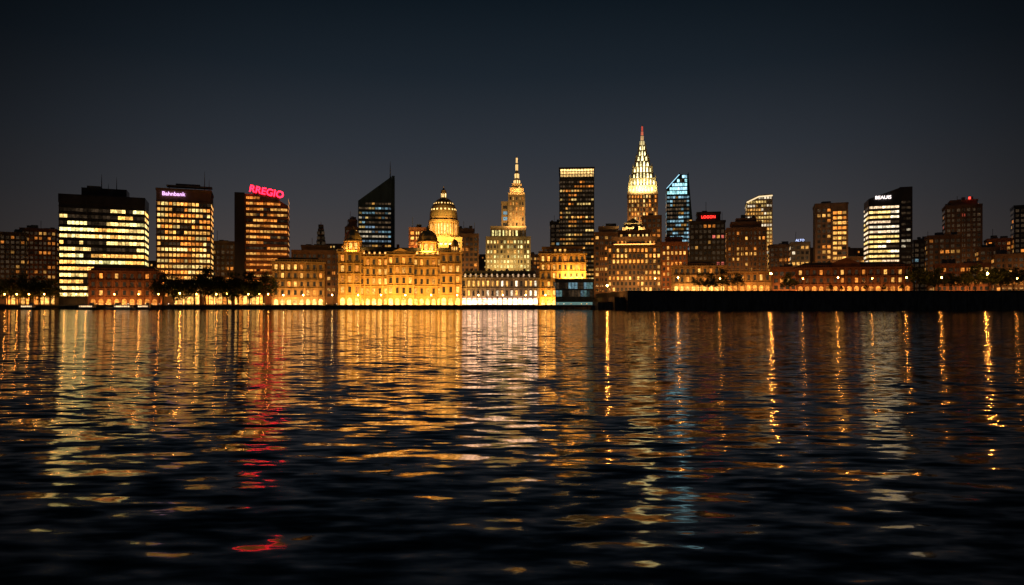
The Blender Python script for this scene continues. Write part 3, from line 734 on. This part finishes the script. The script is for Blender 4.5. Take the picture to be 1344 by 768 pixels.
for b_ in (1203, 1217, 1232, 1248, 1264, 1280, 1298, 1314, 1330, 1345, 1360): tree(b_, R.uniform(378, 390), R.uniform(10, 16), TZ)
for b_ in (1090, 1104, 1136, 1160, 1184): tree(b_, R.uniform(376, 384), R.uniform(3.5, 5.5), TZ)

# ================================================================= STREET LAMPS
def lamp_mesh(h, k, c=SODIUM, r=.32):
    P = Geo(); P.rev(0, 0, [(.16, 0), (.14, .6), (.07, .7), (.05, h-.4), (.16, h-.3), (.05, h-.28)], 8)
    P.rev(0, 0, [(.28, h+r*1.6), (.05, h+r*2.1)], 8)
    Gl = Geo(); Gl.rev(0, 0, [(.1, h-.25), (r, h+r*.5), (r, h+r*.9), (.12, h+r*1.6)], 8, tuple(v*k for v in c))
    nb = len(P.v)
    return mk_mesh('street_lamp', P.v+Gl.v, P.f+[tuple(i+nb for i in f) for f in Gl.f], [M['steel'], M['lamp']], P.c+Gl.c, [0]*len(P.f)+[1]*len(Gl.f))
LO = (1.0, .33, .05)
LM = {'s': lamp_mesh(6.5, 90, LO), 'm': lamp_mesh(7, 240, LO), 'b': lamp_mesh(9, 560, LO, .45), 'w': lamp_mesh(6, 60, (1, .55, .18))}
def lamp(b, d, kind='s', z=GZ):
    o = bpy.data.objects.new('street_lamp', LM[kind]); col.objects.link(o); o.location = ((b-CX)/F*d, d, z)
for b_ in (6, 22, 38, 58, 84, 100, 112): lamp(b_, R.uniform(400.5, 402), 's')
for b_ in (150, 182, 208, 236, 258, 284, 298, 326, 352): lamp(b_, R.uniform(400.5, 402), 'm' if b_ in (236, 298) else 's')
for b_ in (372, 398, 436, 470, 500, 532, 566, 600, 628, 660, 690, 716): lamp(b_, 401, 'w')
for b_ in (20, 66, 245, 276, 312, 340): lamp(b_, 416, 'm')
lamp(797, 388, 'b', 4.4); lamp(890, 370, 'm', TZ); lamp(1012, 370, 'b', TZ); lamp(1100, 370, 'm', TZ); lamp(1190, 370, 'm', TZ)
lamp(1236, 370, 'm', TZ); lamp(1296, 370, 'b', TZ); lamp(1054, 372, 's', TZ); lamp(860, 370, 's', TZ); lamp(945, 370, 's', TZ); lamp(1145, 370, 's', TZ); lamp(1335, 370, 's', TZ)

G = Geo(); G.rev(0, 0, [(.12, 0), (.05, 11)], 8); G.poly([(0.06, 0, 10.8), (2.6, .3, 10.6), (2.5, .2, 9.2), (.06, 0, 9.4)]); single('flagpole', G, 'white', ((840-CX)/F*374, 374, TZ))

# ================================================================= MOORED BOATS
def boat(b, d, Ln, kind):
    e = bpy.data.objects.new('moored_river_boat', None); col.objects.link(e); e.location = ((b-CX)/F*d, d, 0); e.rotation_euler = (0, 0, R.uniform(-.06, .06)+(math.pi if kind else 0))
    H = Geo(); st_ = [(-.5, .8, 1.1), (-.3, 1, 1.0), (.1, 1, 1.05), (.35, .7, 1.3), (.5, .03, 1.7)]; bw = Ln*.14
    base = []
    for (t, w, z) in st_:
        n = len(H.v); H.v += [(t*Ln, -w*bw, z), (t*Ln*.94, -w*bw*.6, -.3), (t*Ln*.94, w*bw*.6, -.3), (t*Ln, w*bw, z)]; base.append(n)
    for a, c in zip(base, base[1:]):
        for i in range(3): H.f.append((a+i, c+i, c+i+1, a+i+1)); H.c.append((0, 0, 0))
        H.f.append((a+3, c+3, c, a)); H.c.append((0, 0, 0))
    H.f.append(tuple(base[0]+i for i in (3, 2, 1, 0))); H.c.append((0, 0, 0))
    C = Geo(); C.box(-.38*Ln, .18*Ln, -bw*.75, bw*.75, 1.0, 2.5); C.box(-.41*Ln, .21*Ln, -bw*.85, bw*.85, 2.5, 2.65); C.box(.02*Ln, .14*Ln, -bw*.5, bw*.5, 2.65, 3.9)
    C.box(-.2*Ln, -.19*Ln, -.05, .05, 2.65, 5.2)
    Wd = Geo(); n = int(Ln*.5)
    for sg in (-1, 1):
        for i in range(n):
            x0 = -.36*Ln+.52*Ln*i/n; y = sg*(bw*.75+.03); Wd.poly([(x0, y, 1.5), (x0+.32*Ln/n*1.1, y, 1.5), (x0+.32*Ln/n*1.1, y, 2.2), (x0, y, 2.2)], (1.5, .95, .45))
    for nm, g_, m_ in (('hull', H, 'white' if kind else 'slate'), ('cabin', C, 'white'), ('windows', Wd, 'win')):
        o = bpy.data.objects.new(nm, mk_mesh(nm, g_.v, g_.f, [M[m_]], g_.c)); col.objects.link(o); o.parent = e
boat(118, 384, 14, 0); boat(158, 383, 17, 1); boat(192, 385, 11, 0); boat(40, 383, 12, 0)

# ================================================================= SKY, ADDED DUSK FILL, CAMERA
w = bpy.data.worlds.new('World'); scene.world = w; w.use_nodes = True
nt = w.node_tree; N = nt.nodes; L = nt.links; bg = N['Background']
tc = N.new('ShaderNodeTexCoord'); sp = N.new('ShaderNodeSeparateXYZ'); L.new(tc.outputs['Generated'], sp.inputs[0])
rp = N.new('ShaderNodeValToRGB'); cr = rp.color_ramp
stops = [(0.0, (.088, .064, .054)), (.07, (.060, .051, .050)), (.14, (.040, .0405, .046)), (.213, (.0255, .0305, .0395)), (.314, (.011, .0168, .0245)), (.404, (.0048, .0092, .0145)), (.6, (.002, .004, .0065)), (1.0, (.001, .002, .003))]
cr.elements[0].position = 0; cr.elements[0].color = (*stops[0][1], 1); cr.elements[1].position = 1; cr.elements[1].color = (*stops[-1][1], 1)
for p_, c_ in stops[1:-1]:
    el = cr.elements.new(p_); el.color = (*c_, 1)
L.new(sp.outputs['Z'], rp.inputs[0])
mr = N.new('ShaderNodeMapRange'); mr.interpolation_type = 'SMOOTHSTEP'
mr.inputs['From Min'].default_value = .70; mr.inputs['From Max'].default_value = .97; mr.inputs['To Min'].default_value = .25; mr.inputs['To Max'].default_value = 1.05
L.new(sp.outputs['Y'], mr.inputs['Value'])
mul = N.new('ShaderNodeVectorMath'); mul.operation = 'SCALE'; L.new(rp.outputs[0], mul.inputs[0]); L.new(mr.outputs[0], mul.inputs['Scale'])
L.new(mul.outputs[0], bg.inputs['Color']); bg.inputs['Strength'].default_value = 1.0

s = bpy.data.lights.new('dusk_fill', 'SUN'); s.energy = .03; s.angle = math.radians(.5); s.color = (.7, .8, 1)  # added faint cool fill that brings out building shapes, not an actual moon
o = bpy.data.objects.new('dusk_fill', s); o.rotation_euler = (math.radians(50), 0, math.radians(-30)); col.objects.link(o)

cam = bpy.data.cameras.new('camera'); cam.sensor_width = 36; cam.lens = 24; cam.shift_y = 12/1344; cam.clip_end = 20000
co = bpy.data.objects.new('camera', cam); co.location = (0, 0, CAMH); co.rotation_euler = (math.pi/2, 0, 0); col.objects.link(co)
scene.camera = co
scene.view_settings.view_transform = 'Standard'; scene.view_settings.look = 'None'; scene.view_settings.exposure = 0
